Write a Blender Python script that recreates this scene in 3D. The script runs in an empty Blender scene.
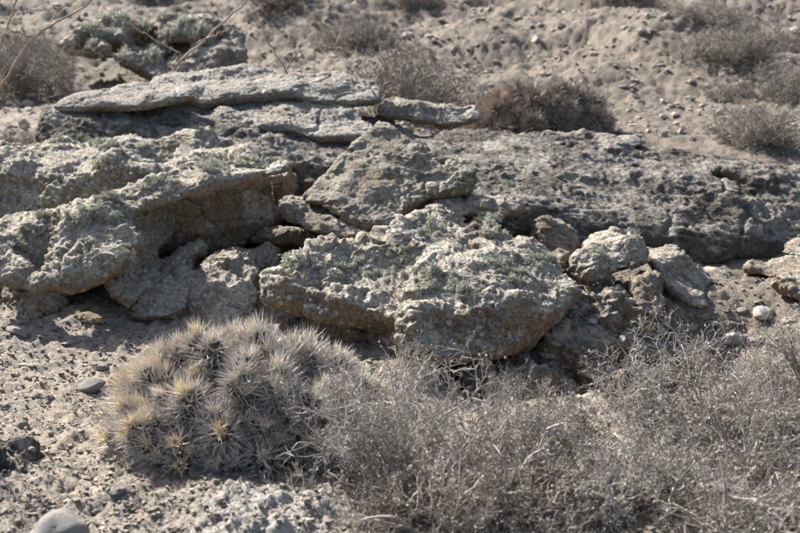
import bpy, bmesh, math, time
import numpy as np
import openvdb
from mathutils import Vector
from mathutils.bvhtree import BVHTree

rng = np.random.default_rng(7)
R = math.radians
scene = bpy.context.scene
C = scene.collection

# ------------------------------------------------------------------ camera, sky, sun
CAM = np.array([0.0, 0.0, 1.6]); PITCH = R(12.0); FPX = 1111.0
cam_data = bpy.data.cameras.new("camera")
cam_data.lens = 50.0; cam_data.sensor_width = 36.0; cam_data.clip_end = 2000.0
cam_data.dof.use_dof = True; cam_data.dof.focus_distance = 5.3; cam_data.dof.aperture_fstop = 2.9
cam = bpy.data.objects.new("camera", cam_data); C.objects.link(cam)
cam.location = CAM; cam.rotation_euler = (R(90) - PITCH, 0, 0)
scene.camera = cam

SUN_EL, SUN_DIR = R(40.0), np.array([-0.70, 0.71])
SUN_DIR /= np.linalg.norm(SUN_DIR)
sv = Vector((SUN_DIR[0] * math.cos(SUN_EL), SUN_DIR[1] * math.cos(SUN_EL), math.sin(SUN_EL)))
world = bpy.data.worlds.new("World"); scene.world = world; world.use_nodes = True
wn = world.node_tree.nodes; bg = wn["Background"]
sky = wn.new("ShaderNodeTexSky"); sky.sky_type = 'NISHITA'; sky.sun_disc = False
sky.sun_elevation = SUN_EL; sky.sun_rotation = math.atan2(SUN_DIR[0], SUN_DIR[1])
world.node_tree.links.new(sky.outputs[0], bg.inputs[0]); bg.inputs[1].default_value = 0.085; sky.dust_density = 3.0; sky.air_density = 0.8; sky.ozone_density = 0.4
sun_data = bpy.data.lights.new("sun", 'SUN'); sun_data.energy = 5.0; sun_data.angle = R(0.53); sun_data.color = (1.0, 0.97, 0.94)
sun = bpy.data.objects.new("sun", sun_data); C.objects.link(sun)
sun.rotation_euler = sv.to_track_quat('Z', 'Y').to_euler(); sun.location = (-6, 6, 8)
scene.view_settings.view_transform = 'Standard'; scene.view_settings.look = 'None'
scene.view_settings.exposure = 1.4; scene.view_settings.gamma = 1.0

def P(u, v, d):
    """world point seen at photo pixel (u, v) at world depth y = d"""
    xr = (u - 400.0) / FPX; yu = (266.5 - v) / FPX
    t = d / (math.cos(PITCH) + yu * math.sin(PITCH))
    return np.array([xr * t, d, CAM[2] + t * (yu * math.cos(PITCH) - math.sin(PITCH))])

# ------------------------------------------------------------------ noise
_L = np.random.default_rng(11).random((32, 32, 32)).astype(np.float32) * 2 - 1
def noise(p, f=1.0, s=0):
    q = np.asarray(p, np.float32) * f + np.float32(s * 13.37 + 100.0)
    i = np.floor(q).astype(np.int32); t = q - i; t = t * t * t * (t * (t * 6 - 15) + 10)
    i0 = i & 31; i1 = (i + 1) & 31
    x0, y0, z0 = i0[..., 0], i0[..., 1], i0[..., 2]; x1, y1, z1 = i1[..., 0], i1[..., 1], i1[..., 2]
    tx, ty, tz = t[..., 0], t[..., 1], t[..., 2]
    a = _L[x0, y0, z0] * (1 - tx) + _L[x1, y0, z0] * tx; b = _L[x0, y1, z0] * (1 - tx) + _L[x1, y1, z0] * tx
    c = _L[x0, y0, z1] * (1 - tx) + _L[x1, y0, z1] * tx; d = _L[x0, y1, z1] * (1 - tx) + _L[x1, y1, z1] * tx
    a = a * (1 - ty) + b * ty; c = c * (1 - ty) + d * ty
    return a * (1 - tz) + c * tz
def fbm(p, f=1.0, o=4, s=0, g=0.5, lac=2.13):
    r = 0; a = 1.0
    for k in range(o):
        r = r + a * noise(p, f, s + k * 1.7); f *= lac; a *= g
    return r
def ridged(p, f=1.0, o=4, s=0, g=0.5):
    r = 0; a = 1.0
    for k in range(o):
        r = r + a * (1 - 2 * np.abs(noise(p, f, s + k * 1.7))); f *= 2.1; a *= g
    return r
_W = np.random.default_rng(5).random((16, 16, 16, 4)).astype(np.float32)
def worley(p, f=1.0, s=0):
    """distance to the nearest cell point and that cell's random value"""
    q = np.asarray(p, np.float32) * f + np.float32(s * 7.7 + 50.0)
    i = np.floor(q).astype(np.int32); t = q - i
    best = np.full(q.shape[:-1], 9.0, np.float32); val = np.zeros_like(best)
    for dx in (-1, 0, 1):
        for dy in (-1, 0, 1):
            for dz in (-1, 0, 1):
                w = _W[(i[..., 0] + dx) & 15, (i[..., 1] + dy) & 15, (i[..., 2] + dz) & 15]
                dd = (w[..., 0] + dx - t[..., 0]) ** 2 + (w[..., 1] + dy - t[..., 1]) ** 2 + (w[..., 2] + dz - t[..., 2]) ** 2
                m = dd < best; best = np.where(m, dd, best); val = np.where(m, w[..., 3], val)
    return np.sqrt(best), val
def facets(p, f, s):
    """each cell of a voronoi pattern tilted its own way: flat chipped faces with sharp borders"""
    q = np.asarray(p, np.float32) * f + np.float32(s * 7.7 + 50.0); i = np.floor(q).astype(np.int32); t = q - i
    best = np.full(q.shape[:-1], 9.0, np.float32); out = np.zeros_like(best)
    for dx in (-1, 0, 1):
        for dy in (-1, 0, 1):
            for dz in (-1, 0, 1):
                w = _W[(i[..., 0] + dx) & 15, (i[..., 1] + dy) & 15, (i[..., 2] + dz) & 15]
                o = w[..., :3] + np.array([dx, dy, dz], np.float32) - t; dd = (o ** 2).sum(-1); a = w[..., 3] * 50
                k = o[..., 0] * np.cos(a) + o[..., 1] * np.sin(a * 1.7) + o[..., 2] * np.cos(a * 2.3) + 0.5 * np.sin(a * 3.1)
                m = dd < best; best = np.where(m, dd, best); out = np.where(m, k, out)
    return out
def sstep(a, b, x):
    t = np.clip((x - a) / (b - a), 0, 1); return t * t * (3 - 2 * t)

# ------------------------------------------------------------------ materials
def mat(name, build, rough=0.95):
    m = bpy.data.materials.new(name); m.use_nodes = True; nt = m.node_tree
    b = nt.nodes["Principled BSDF"]; b.inputs["Roughness"].default_value = rough
    b.inputs["Specular IOR Level"].default_value = 0.25
    build(nt, b); return m
def nd(nt, t, **kw):
    n = nt.nodes.new(t)
    for k, v in kw.items(): setattr(n, k, v)
    return n
def tex(nt, scale, detail=6, rough=0.6, kind='ShaderNodeTexNoise', co=None, dist=0.0):
    n = nt.nodes.new(kind); n.inputs['Scale'].default_value = scale
    if kind == 'ShaderNodeTexNoise':
        n.inputs['Detail'].default_value = detail; n.inputs['Roughness'].default_value = rough; n.inputs['Distortion'].default_value = dist
    nt.links.new(co, n.inputs['Vector']); return n
def ramp(nt, src, lo, hi, a=0.0, b=1.0):
    n = nt.nodes.new('ShaderNodeMapRange'); n.interpolation_type = 'SMOOTHSTEP'
    n.inputs[1].default_value = lo; n.inputs[2].default_value = hi; n.inputs[3].default_value = a; n.inputs[4].default_value = b
    nt.links.new(src, n.inputs[0]); return n.outputs[0]
def mix(nt, f, a, b, mode='MIX'):
    n = nt.nodes.new('ShaderNodeMix'); n.data_type = 'RGBA'; n.blend_type = mode
    for k, x in ((0, f), (6, a), (7, b)):
        if isinstance(x, (int, float)): n.inputs[k].default_value = x
        elif isinstance(x, tuple): n.inputs[k].default_value = (*x, 1)
        else: nt.links.new(x, n.inputs[k])
    return n.outputs[2]
def math_(nt, op, a, b):
    n = nt.nodes.new('ShaderNodeMath'); n.operation = op
    for k, x in ((0, a), (1, b)):
        if isinstance(x, (int, float)): n.inputs[k].default_value = x
        else: nt.links.new(x, n.inputs[k])
    return n.outputs[0]
def bump(nt, b, parts):
    prev = None
    for src, st, dist in parts:
        n = nt.nodes.new('ShaderNodeBump'); n.inputs['Strength'].default_value = st; n.inputs['Distance'].default_value = dist
        nt.links.new(src, n.inputs['Height'])
        if prev: nt.links.new(prev, n.inputs['Normal'])
        prev = n.outputs[0]
    nt.links.new(prev, b.inputs['Normal'])

def rock_mat(name, base, brown, crust, dark, crust_amt=0.5, dark_amt=0.5, spots=0.5, brown_amt=0.5, bs=1.0):
    def f(nt, b):
        co = nt.nodes.new('ShaderNodeTexCoord').outputs['Object']
        at = nd(nt, 'ShaderNodeAttribute', attribute_name='tone'); sep = nt.nodes.new('ShaderNodeSeparateColor')
        nt.links.new(at.outputs['Color'], sep.inputs[0])
        n1 = tex(nt, 2.3, 8, 0.62, co=co); n2 = tex(nt, 9, 8, 0.7, co=co, dist=0.4); n3 = tex(nt, 45, 6, 0.75, co=co)
        n4 = tex(nt, 4.5, 9, 0.72, co=co, dist=0.6)
        v1 = tex(nt, 16, kind='ShaderNodeTexVoronoi', co=co); v2 = tex(nt, 60, kind='ShaderNodeTexVoronoi', co=co)
        c = mix(nt, ramp(nt, n1.outputs[0], 0.62 - 0.3 * brown_amt, 0.78 - 0.3 * brown_amt), base, brown)
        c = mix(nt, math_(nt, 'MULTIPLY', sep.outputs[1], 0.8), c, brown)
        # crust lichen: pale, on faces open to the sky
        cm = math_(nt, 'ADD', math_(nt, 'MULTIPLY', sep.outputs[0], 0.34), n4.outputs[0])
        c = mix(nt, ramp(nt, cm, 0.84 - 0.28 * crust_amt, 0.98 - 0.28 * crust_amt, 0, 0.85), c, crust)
        dm = ramp(nt, n2.outputs[0], 0.66 - 0.2 * dark_amt, 0.80 - 0.2 * dark_amt, 0, 0.75)
        c = mix(nt, dm, c, dark)
        # small round lichen spots and clasts
        sp = math_(nt, 'MULTIPLY', ramp(nt, v1.outputs['Distance'], 0.30, 0.20), ramp(nt, n1.outputs[0], 0.5 - 0.1 * spots, 0.62 - 0.1 * spots))
        c = mix(nt, math_(nt, 'MULTIPLY', sp, 0.55 * spots), c, (0.55, 0.54, 0.49))
        g = ramp(nt, n3.outputs[0], 0.3, 0.72, 0.55, 1.35)
        gc = nt.nodes.new('ShaderNodeCombineColor')
        for k in range(3): nt.links.new(g, gc.inputs[k])
        c = mix(nt, 1.0, c, gc.outputs[0], 'MULTIPLY')
        cl = ramp(nt, v2.outputs['Distance'], 0.15, 0.6, 0.85, 1.1)
        gc2 = nt.nodes.new('ShaderNodeCombineColor')
        for k in range(3): nt.links.new(cl, gc2.inputs[k])
        c = mix(nt, 1.0, c, gc2.outputs[0], 'MULTIPLY')
        nt.links.new(c, b.inputs['Base Color'])
        bump(nt, b, [(n2.outputs[0], 0.8 * bs, 0.035), (n3.outputs[0], 0.9 * bs, 0.014), (v2.outputs['Distance'], 0.55 * bs, 0.008)])
    return mat(name, f)

M = {}
M['grey'] = rock_mat('weathered_grey_rock', (0.24, 0.20, 0.155), (0.225, 0.165, 0.11), (0.41, 0.37, 0.30), (0.08, 0.069, 0.054), 0.40, 0.45, 0.8, 0.45)
M['lichen'] = rock_mat('lichen_crusted_rock', (0.245, 0.208, 0.155), (0.235, 0.175, 0.115), (0.44, 0.40, 0.325), (0.085, 0.074, 0.056), 0.48, 0.5, 1.0, 0.45)
M['brown'] = rock_mat('brown_tuff_rock', (0.205, 0.17, 0.13), (0.225, 0.165, 0.11), (0.36, 0.335, 0.28), (0.09, 0.075, 0.06), 0.25, 0.45, 0.5, 0.7)
M['wedge'] = rock_mat('dark_pitted_brown_rock', (0.225, 0.19, 0.14), (0.235, 0.18, 0.125), (0.38, 0.345, 0.28), (0.09, 0.076, 0.06), 0.35, 0.45, 0.6, 0.5, 1.3)
M['dark'] = rock_mat('dark_lichened_bedrock', (0.135, 0.118, 0.098), (0.145, 0.12, 0.092), (0.36, 0.33, 0.28), (0.034, 0.030, 0.026), 0.28, 0.80, 0.4, 0.40, 1.3)
M['slab'] = rock_mat('pale_slab_rock', (0.245, 0.215, 0.172), (0.22, 0.185, 0.14), (0.355, 0.325, 0.275), (0.12, 0.105, 0.085), 0.5, 0.5, 0.5, 0.3)
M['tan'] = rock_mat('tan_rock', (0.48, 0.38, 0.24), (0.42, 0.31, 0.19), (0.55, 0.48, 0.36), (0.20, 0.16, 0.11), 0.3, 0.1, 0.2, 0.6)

def ground_build(nt, b):
    co = nt.nodes.new('ShaderNodeTexCoord').outputs['Object']
    at = nd(nt, 'ShaderNodeAttribute', attribute_name='tone'); sep = nt.nodes.new('ShaderNodeSeparateColor')
    nt.links.new(at.outputs['Color'], sep.inputs[0])
    n1 = tex(nt, 1.1, 8, 0.6, co=co); n2 = tex(nt, 12, 8, 0.7, co=co); n3 = tex(nt, 70, 5, 0.75, co=co); v = tex(nt, 75, kind='ShaderNodeTexVoronoi', co=co)
    n5 = tex(nt, 4.0, 8, 0.75, co=co)
    c = mix(nt, ramp(nt, n1.outputs[0], 0.38, 0.62), (0.32, 0.262, 0.195), (0.265, 0.228, 0.18))
    c = mix(nt, ramp(nt, n5.outputs[0], 0.48, 0.66, 0, 0.8), c, (0.355, 0.31, 0.25))
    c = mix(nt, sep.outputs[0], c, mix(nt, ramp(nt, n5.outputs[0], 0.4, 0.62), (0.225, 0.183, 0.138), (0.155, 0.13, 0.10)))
    c = mix(nt, math_(nt, 'MULTIPLY', sep.outputs[1], 0.8), c, (0.40, 0.38, 0.34))
    c = mix(nt, ramp(nt, n2.outputs[0], 0.56, 0.72, 0, 0.6), c, (0.17, 0.15, 0.125))
    bw = nt.nodes.new('ShaderNodeSeparateColor'); nt.links.new(v.outputs['Color'], bw.inputs[0])
    pc = mix(nt, 0.3, c, bw.outputs[0], 'OVERLAY')
    hs = nt.nodes.new('ShaderNodeHueSaturation'); hs.inputs['Saturation'].default_value = 0.75; nt.links.new(pc, hs.inputs['Color'])
    c = mix(nt, ramp(nt, n3.outputs[0], 0.45, 0.55), hs.outputs[0], c)
    g = ramp(nt, n3.outputs[0], 0.3, 0.7, 0.6, 1.3); gc = nt.nodes.new('ShaderNodeCombineColor')
    for k in range(3): nt.links.new(g, gc.inputs[k])
    c = mix(nt, 1.0, c, gc.outputs[0], 'MULTIPLY')
    nt.links.new(c, b.inputs['Base Color'])
    bump(nt, b, [(n2.outputs[0], 0.7, 0.03), (n3.outputs[0], 0.9, 0.012), (v.outputs['Distance'], 0.5, 0.006)])
M['ground'] = mat('dry_dirt', ground_build)

def simple(name, c1, c2, scale=30, per_obj=0.0, rough=0.9, trans=0.0):
    def f(nt, b):
        co = nt.nodes.new('ShaderNodeTexCoord').outputs['Object']
        n = tex(nt, scale, 4, 0.7, co=co)
        c = mix(nt, ramp(nt, n.outputs[0], 0.35, 0.65), c1, c2)
        if per_obj:
            oi = nt.nodes.new('ShaderNodeObjectInfo')
            g = nt.nodes.new('ShaderNodeMapRange'); nt.links.new(oi.outputs['Random'], g.inputs[0])
            g.inputs[3].default_value = 1 - per_obj; g.inputs[4].default_value = 1 + per_obj
            gc = nt.nodes.new('ShaderNodeCombineColor')
            for k in range(3): nt.links.new(g.outputs[0], gc.inputs[k])
            c = mix(nt, 1.0, c, gc.outputs[0], 'MULTIPLY')
        nt.links.new(c, b.inputs['Base Color'])
    return mat(name, f, rough)
M['twig'] = simple('dead_grey_twig', (0.38, 0.345, 0.30), (0.14, 0.126, 0.11), 9, rough=0.75)
M['twig_brown'] = simple('dead_brown_twig', (0.33, 0.285, 0.23), (0.15, 0.125, 0.10), 9, rough=0.75)
M['twig_pale'] = simple('bleached_grey_twig', (0.42, 0.39, 0.35), (0.17, 0.155, 0.138), 9, rough=0.75)
M['bark'] = simple('grey_shrub_bark', (0.44, 0.41, 0.375), (0.25, 0.23, 0.205), 20, rough=0.85)
M['dry_leaf'] = simple('dry_curled_leaf', (0.43, 0.395, 0.34), (0.27, 0.245, 0.205), 25)
M['far_twig'] = simple('far_brown_grey_twig', (0.31, 0.28, 0.24), (0.19, 0.17, 0.145), 6)
M['thorn_branch'] = simple('pale_tan_branch', (0.38, 0.30, 0.22), (0.22, 0.17, 0.13), 12)
M['spine'] = simple('old_grey_spine', (0.57, 0.52, 0.47), (0.38, 0.34, 0.305), 12, 0.12, 0.6)
M['gold'] = simple('young_golden_spine', (0.70, 0.62, 0.45), (0.62, 0.53, 0.38), 25, 0.12, 0.6)
M['pale'] = simple('pale_straw_spine', (0.68, 0.62, 0.53), (0.55, 0.50, 0.43), 25, 0.12, 0.6)
M['rust'] = simple('rusty_pink_spine', (0.48, 0.37, 0.28), (0.42, 0.34, 0.27), 25, 0.2, 0.6)
M['spine_far'] = simple('brown_grey_spine', (0.42, 0.36, 0.30), (0.26, 0.22, 0.18), 12, 0.15, 0.6)
M['stem'] = simple('dull_green_cactus_skin', (0.068, 0.072, 0.052), (0.048, 0.05, 0.038), 18, 0.2, 0.7)
M['deadstem'] = simple('old_brown_cactus_base', (0.10, 0.08, 0.06), (0.05, 0.042, 0.035), 18)
M['tuft'] = simple('grey_green_lichen', (0.52, 0.515, 0.42), (0.40, 0.395, 0.315), 14, 0.12)
def stone_mat(name, a, b_, c_):
    def f(nt, b):
        co = nt.nodes.new('ShaderNodeTexCoord').outputs['Object']; oi = nt.nodes.new('ShaderNodeObjectInfo')
        n = tex(nt, 14, 8, 0.7, co=co); n3 = tex(nt, 80, 5, 0.7, co=co)
        c = mix(nt, oi.outputs['Random'], a, b_)
        c = mix(nt, ramp(nt, n.outputs[0], 0.42, 0.62), c, c_)
        nt.links.new(c, b.inputs['Base Color']); bump(nt, b, [(n.outputs[0], 0.6, 0.02), (n3.outputs[0], 0.7, 0.006)])
    return mat(name, f)
M['stone'] = stone_mat('loose_stone', (0.36, 0.31, 0.25), (0.24, 0.22, 0.20), (0.30, 0.28, 0.245))
M['palestone'] = stone_mat('pale_loose_stone', (0.46, 0.43, 0.38), (0.42, 0.37, 0.30), (0.38, 0.355, 0.31))
M['smooth'] = stone_mat('smooth_grey_stone', (0.33, 0.31, 0.28), (0.33, 0.31, 0.28), (0.27, 0.25, 0.225))

# ------------------------------------------------------------------ mesh helpers
def mk(name, verts, faces, m, smooth=True):
    """faces: (n,3) or (n,4) int array, or a list of two such arrays"""
    if not isinstance(faces, list): faces = [faces]
    faces = [np.asarray(f, np.int32) for f in faces if len(f)]
    me = bpy.data.meshes.new(name); v = np.asarray(verts, np.float32)
    me.vertices.add(len(v)); me.vertices.foreach_set('co', v.ravel())
    loops = np.concatenate([f.ravel() for f in faces]); tot = np.concatenate([np.full(len(f), f.shape[1], np.int32) for f in faces])
    me.loops.add(len(loops)); me.loops.foreach_set('vertex_index', loops)
    me.polygons.add(len(tot)); start = np.concatenate([[0], np.cumsum(tot)[:-1]]).astype(np.int32)
    me.polygons.foreach_set('loop_start', start); me.polygons.foreach_set('loop_total', tot)
    me.polygons.foreach_set('use_smooth', np.full(len(tot), smooth)); me.update(calc_edges=True)
    me.materials.append(m); return me
def tone(me, arr):
    a = me.color_attributes.new('tone', 'FLOAT_COLOR', 'POINT'); c = np.ones((len(me.vertices), 4), np.float32)
    c[:, :arr.shape[1]] = arr; a.data.foreach_set('color', c.ravel())
def link(name, data, loc=(0, 0, 0), rot=(0, 0, 0), scale=(1, 1, 1), parent=None):
    o = bpy.data.objects.new(name, data); C.objects.link(o); o.location = loc; o.rotation_euler = rot
    o.scale = scale if hasattr(scale, '__len__') else (scale,) * 3
    if parent: o.parent = parent
    if name in ('twigs', 'dry_leaves', 'spines', 'crown_spines', 'thorns', 'branches'): o['kind'] = 'stuff'
    return o
def tag(o, label=None, cat=None, group=None, kind=None):
    if label: o['label'] = label
    if cat: o['category'] = cat
    if group: o['group'] = group
    if kind: o['kind'] = kind
    return o
def copy_tree(o, parent=None):
    c = o.copy(); C.objects.link(c); c.parent = parent
    for ch in list(o.children): copy_tree(ch, c)
    return c
def verts_of(me):
    a = np.empty(len(me.vertices) * 3, np.float32); me.vertices.foreach_get('co', a); return a.reshape(-1, 3)
def normals(v, tris):
    n = np.zeros_like(v); fn = np.cross(v[tris[:, 1]] - v[tris[:, 0]], v[tris[:, 2]] - v[tris[:, 0]])
    for k in range(3):
        for a in range(3): n[:, a] += np.bincount(tris[:, k], fn[:, a], len(v))
    return n / (np.linalg.norm(n, axis=1, keepdims=True) + 1e-9)

# ------------------------------------------------------------------ terrain
def rise(x, y):
    """large form of the ground"""
    yy = np.array([0, 2.0, 4.6, 5.4, 6.4, 7.4, 8.6, 9.6, 11.5, 13, 17, 26, 45, 90, 700]); zz = np.array([-.25, -.06, 0.0, .02, .09, .12, .50, .74, .88, 1.1, 2.15, 5.0, 10.5, 20, 24])
    z = np.interp(y, yy, zz)
    z -= 0.27 * sstep(4.60, 5.05, y - 0.2 * (x - .8)) * (1 - sstep(5.55, 6.1, y - 0.25 * (x - .8))) * sstep(0.0, 0.5, x) * (1 - sstep(1.7, 2.4, x))
    # gully running down the hillside on the right and a low one on the left
    far = sstep(10.5, 13.5, y)
    g = x - (3.9 + (14.5 - y) * 1.0)
    z -= far * 0.32 * np.exp(-(g / 0.5) ** 2); z += far * 0.25 * sstep(0.3, 2.5, g)
    z += far * 0.35 * sstep(0.8, 3.0, x) * (1 - sstep(0.0, 1.5, g)) * sstep(10.5, 13, y)
    z -= far * 0.25 * sstep(-1.0, -3.0, x) * (1 - sstep(17, 22, y))
    return z
def height(x, y, fine=True):
    x = np.asarray(x, float); y = np.asarray(y, float)
    p = np.stack([x, y, np.zeros_like(x)], -1); z = rise(x, y)
    far = sstep(9, 14, y)
    crust = np.exp(-((x + 0.42) / 0.26) ** 4 - ((y - 3.42) / 0.26) ** 4)
    z = z + crust * (0.030 + 0.022 * ridged(p, 7, 4, 77, .6))
    z = z + (0.035 + 0.11 * far) * fbm(p, 0.9, 3, 3)
    z = z + (0.019 + 0.030 * far) * ridged(p, 3.1, 4, 9) * (0.55 + 0.45 * noise(p, 0.8, 21))
    if fine:
        z = z + (0.015 + 0.010 * far) * fbm(p, 9, 5, 31, 0.78)
        w, val = worley(p, 17 - 8 * 0, 2); 
        z = z + (0.009 + 0.006 * far) * sstep(0.5, 0.12, w) * sstep(0.45, 0.9, val)
        w, val = worley(p, 5.5, 8)
        z = z + (0.012 - 0.004 * far) * sstep(0.42, 0.1, w) * sstep(0.55, 0.95, val)
        w, val = worley(p, 36, 4)
        z = z + 0.006 * sstep(0.5, 0.15, w) * sstep(0.3, 0.9, val)
    return z
nx, ny = 430, 620
ys = np.concatenate([np.linspace(-40, 2.2, 14, endpoint=False), 2.2 * (24 / 2.2) ** np.linspace(0, 1, ny), 24 * (700 / 24) ** np.linspace(0.03, 1, 34)])
s = np.linspace(-1, 1, nx); s = s * (0.62 + 0.38 * np.abs(s) ** 7)
S, Y = np.meshgrid(s, ys); 
wid = np.where(Y < 24, 0.75 * np.maximum(Y, 0) + 1.6, 19.6 + (Y - 24) * 2.5) + np.where(Y < 0, -Y, 0)
X = S * wid
Z = height(X.ravel(), Y.ravel()).reshape(X.shape)
idx = np.arange(X.size).reshape(X.shape)
q = np.stack([idx[:-1, :-1], idx[:-1, 1:], idx[1:, 1:], idx[1:, :-1]], -1).reshape(-1, 4)
gm = mk('ground', np.stack([X, Y, Z], -1).reshape(-1, 3), q, M['ground'])
farw = sstep(9, 13, Y.ravel())
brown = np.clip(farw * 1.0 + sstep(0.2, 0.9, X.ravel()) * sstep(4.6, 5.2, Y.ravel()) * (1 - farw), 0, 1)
crust = np.exp(-((X.ravel() + 0.42) / 0.26) ** 4 - ((Y.ravel() - 3.42) / 0.26) ** 4)
tone(gm, np.stack([brown, crust, brown * 0], 1))
tag(link('ground', gm), kind='structure')
def gz(x, y): return float(height(np.array([x]), np.array([y]))[0])

# ------------------------------------------------------------------ rocks from solid fields
def hull_planes(pts):
    bm = bmesh.new()
    for p in pts: bm.verts.new(p)
    bmesh.ops.convex_hull(bm, input=bm.verts)
    bm.faces.ensure_lookup_table(); c = np.mean(pts, axis=0); pl = []
    for f in bm.faces:
        n = np.array(f.normal); p0 = np.array(f.verts[0].co)
        if np.dot(n, p0 - c) < 0: n = -n
        if np.linalg.norm(n) > .5: pl.append((*n, -np.dot(n, p0)))
    bm.free(); pl = np.unique(np.round(np.array(pl), 4), axis=0); return pl
def H(*uvd, back=0.0, down=0.0, shrink=0.0, extra=()):
    """convex piece: points given as photo pixel plus depth, optionally with pushed back copies"""
    pts = [P(*a) for a in uvd]
    if back or down:
        c = np.mean(pts, axis=0)
        pts += [p + (c - p) * shrink * np.array([1, 0, 1]) + np.array([0, back, -down]) for p in pts]
    pts += [np.array(e) for e in extra]
    return np.array(pts)
BV = {}
def sun_tunnel(u, v, d, w, h, L=1.3):  # added shaft along the sun direction, cut so light passes through rock
    p = P(u, v, d); a = np.array(sv); b = unit0(np.cross(a, [0, 0, 1])); c = np.cross(b, a)
    return np.array([p + a * t + b * w * i + c * h * j for t in (-.12, L) for i in (-1, 1) for j in (-1, 1)])
def unit0(a): return a / np.linalg.norm(a)
def upsample(a, k):
    for ax in range(3):
        n = a.shape[ax]; m = (n - 1) * k + 1
        pos = np.arange(m) / k; i = np.minimum(pos.astype(int), n - 2); t = (pos - i).astype(np.float32)
        sh = [1, 1, 1]; sh[ax] = m; t = t.reshape(sh)
        a = np.take(a, i, ax) * (1 - t) + np.take(a, i + 1, ax) * t
    return a
def rock(name, pieces, m, label, cat='boulder', vox=0.009, k=3, cuts=(), warp=0.05, wf=3.0, rnd=1, lowamp=0.03, det=1.0, seed=0, group=None, zmin=None, strata=0.0, pits=1.0, soft=0.03, chunk=1.0, crack=1.0):
    cv = vox * k; allp = np.concatenate(pieces); lo = allp.min(0) - 0.12; hi = allp.max(0) + 0.12
    if zmin is not None: lo[2] = max(lo[2], zmin)
    n = np.ceil((hi - lo) / cv).astype(int) + 1
    g = np.stack(np.meshgrid(*[lo[a] + np.arange(n[a]) * cv for a in range(3)], indexing='ij'), -1).astype(np.float32)
    gp = g + warp * np.stack([noise(g, wf, seed + 1), noise(g, wf, seed + 2), noise(g, wf, seed + 3)], -1) + 0.4 * warp * np.stack([noise(g, wf * 2.7, seed + 4), noise(g, wf * 2.7, seed + 5), noise(g, wf * 2.7, seed + 6)], -1)
    def sd(pts):
        d = None
        for pl in hull_planes(pts):
            e = gp[..., 0] * np.float32(pl[0]) + gp[..., 1] * np.float32(pl[1]) + gp[..., 2] * np.float32(pl[2]) + np.float32(pl[3])
            d = e if d is None else np.maximum(d, e)
        return d
    D = None
    for pc in pieces:
        d = sd(pc)
        if D is None: D = d
        else:
            h = np.clip(0.5 + 0.5 * (D - d) / soft, 0, 1); D = D * (1 - h) + d * h - soft * h * (1 - h)
    for pc in cuts: D = np.maximum(D, -sd(pc))
    D = D - lowamp * fbm(g, 4.0, 3, seed + 7)
    for _ in range(rnd):
        for ax in range(3):
            D = (np.roll(D, 1, ax) + D * 2 + np.roll(D, -1, ax)) / 4
    for ax in range(3):
        sl = [slice(None)] * 3; sl[ax] = 0; D[tuple(sl)] = 0.1; sl[ax] = -1; D[tuple(sl)] = 0.1
    F = upsample(D.astype(np.float32), k)
    grid = openvdb.FloatGrid(background=1.0); grid.copyFromArray(F)
    pts, quads = grid.convertToQuads(isovalue=0.0)
    v = pts.astype(np.float32) * vox + lo.astype(np.float32); quads = quads.astype(np.int32)
    tris = np.concatenate([quads[:, [0, 1, 2]], quads[:, [0, 2, 3]]])
    N = normals(v, tris)
    vol = np.sum(v[tris[:, 0]] * np.cross(v[tris[:, 1]], v[tris[:, 2]]))
    if vol < 0: N = -N; quads = quads[:, ::-1]; tris = tris[:, ::-1]
    # surface relief
    q_ = v + 0.03 * np.stack([noise(v, 8, seed + 60), noise(v, 8, seed + 61), noise(v, 8, seed + 62)], -1)
    rough = 0.30 + 0.95 * sstep(-0.45, 0.45, fbm(v, 1.9, 2, seed + 20))
    d = chunk * 0.017 * ridged(q_, 4.6, 4, seed + 30, 0.55) * rough + 0.010 * rough * fbm(q_, 15, 4, seed + 40, 0.72)
    qq = q_ * np.array([1, 1, 1.6], np.float32)
    d += chunk * (0.015 * facets(qq, 4.6, seed + 6) + 0.009 * facets(qq, 10.5, seed + 9))
    w, val = worley(q_, 11, seed + 1); d += -pits * 0.026 * sstep(0.42, 0.12, w) * sstep(0.74, 0.92, val) * (0.5 + noise(v, 1.7, seed + 70))
    w, val = worley(q_, 24, seed + 2); d += -pits * 0.010 * sstep(0.45, 0.15, w) * sstep(0.7, 0.9, val) + 0.008 * rough * sstep(0.42, 0.15, w) * sstep(0.35, 0.1, val)
    if vox < 0.0095:
        w, val = worley(v, 50, seed + 3); d += 0.005 * sstep(0.5, 0.1, w) * (val - 0.35)
    c_ = noise(q_ + 0.12 * np.stack([noise(v, 3, seed + 80), noise(v, 3, seed + 81), noise(v, 3, seed + 82)], -1), 2.3, seed + 90)
    d -= crack * 0.030 * np.exp(-(c_ / 0.035) ** 2) * sstep(-0.2, 0.3, noise(v, 1.9, seed + 91))
    tz = (fbm(q_ * np.array([1, 1, 1.8], np.float32), 2.6, 4, seed + 95, 0.55) + 2) * 5; fr = tz - np.floor(tz)
    d += crack * 0.034 * ((np.floor(tz) + sstep(0.40, 0.60, fr)) / 5 - tz / 5) * 1.6
    if strata:
        sp = v * np.array([0.6, 0.8, 6.0], np.float32) + np.stack([v[:, 0] * 0, v[:, 0] * 0, v[:, 0] * 0.9], -1)
        d += strata * (ridged(sp, 1.6, 3, seed + 50) - 0.3)
    v = v + N * (d * det * (0.5 + 0.5 * sstep(-0.45, 0.25, N[:, 2])))[:, None]
    N2 = normals(v, tris)
    c = np.array([(v[:, 0].min() + v[:, 0].max()) / 2, (v[:, 1].min() + v[:, 1].max()) / 2, v[:, 2].min()], np.float32)
    me = mk(name, v - c, quads, m)
    up = sstep(-0.1, 0.75, 0.6 * N[:, 2] + 0.4 * N2[:, 2]); und = sstep(0.1, -0.5, N[:, 2])
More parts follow.
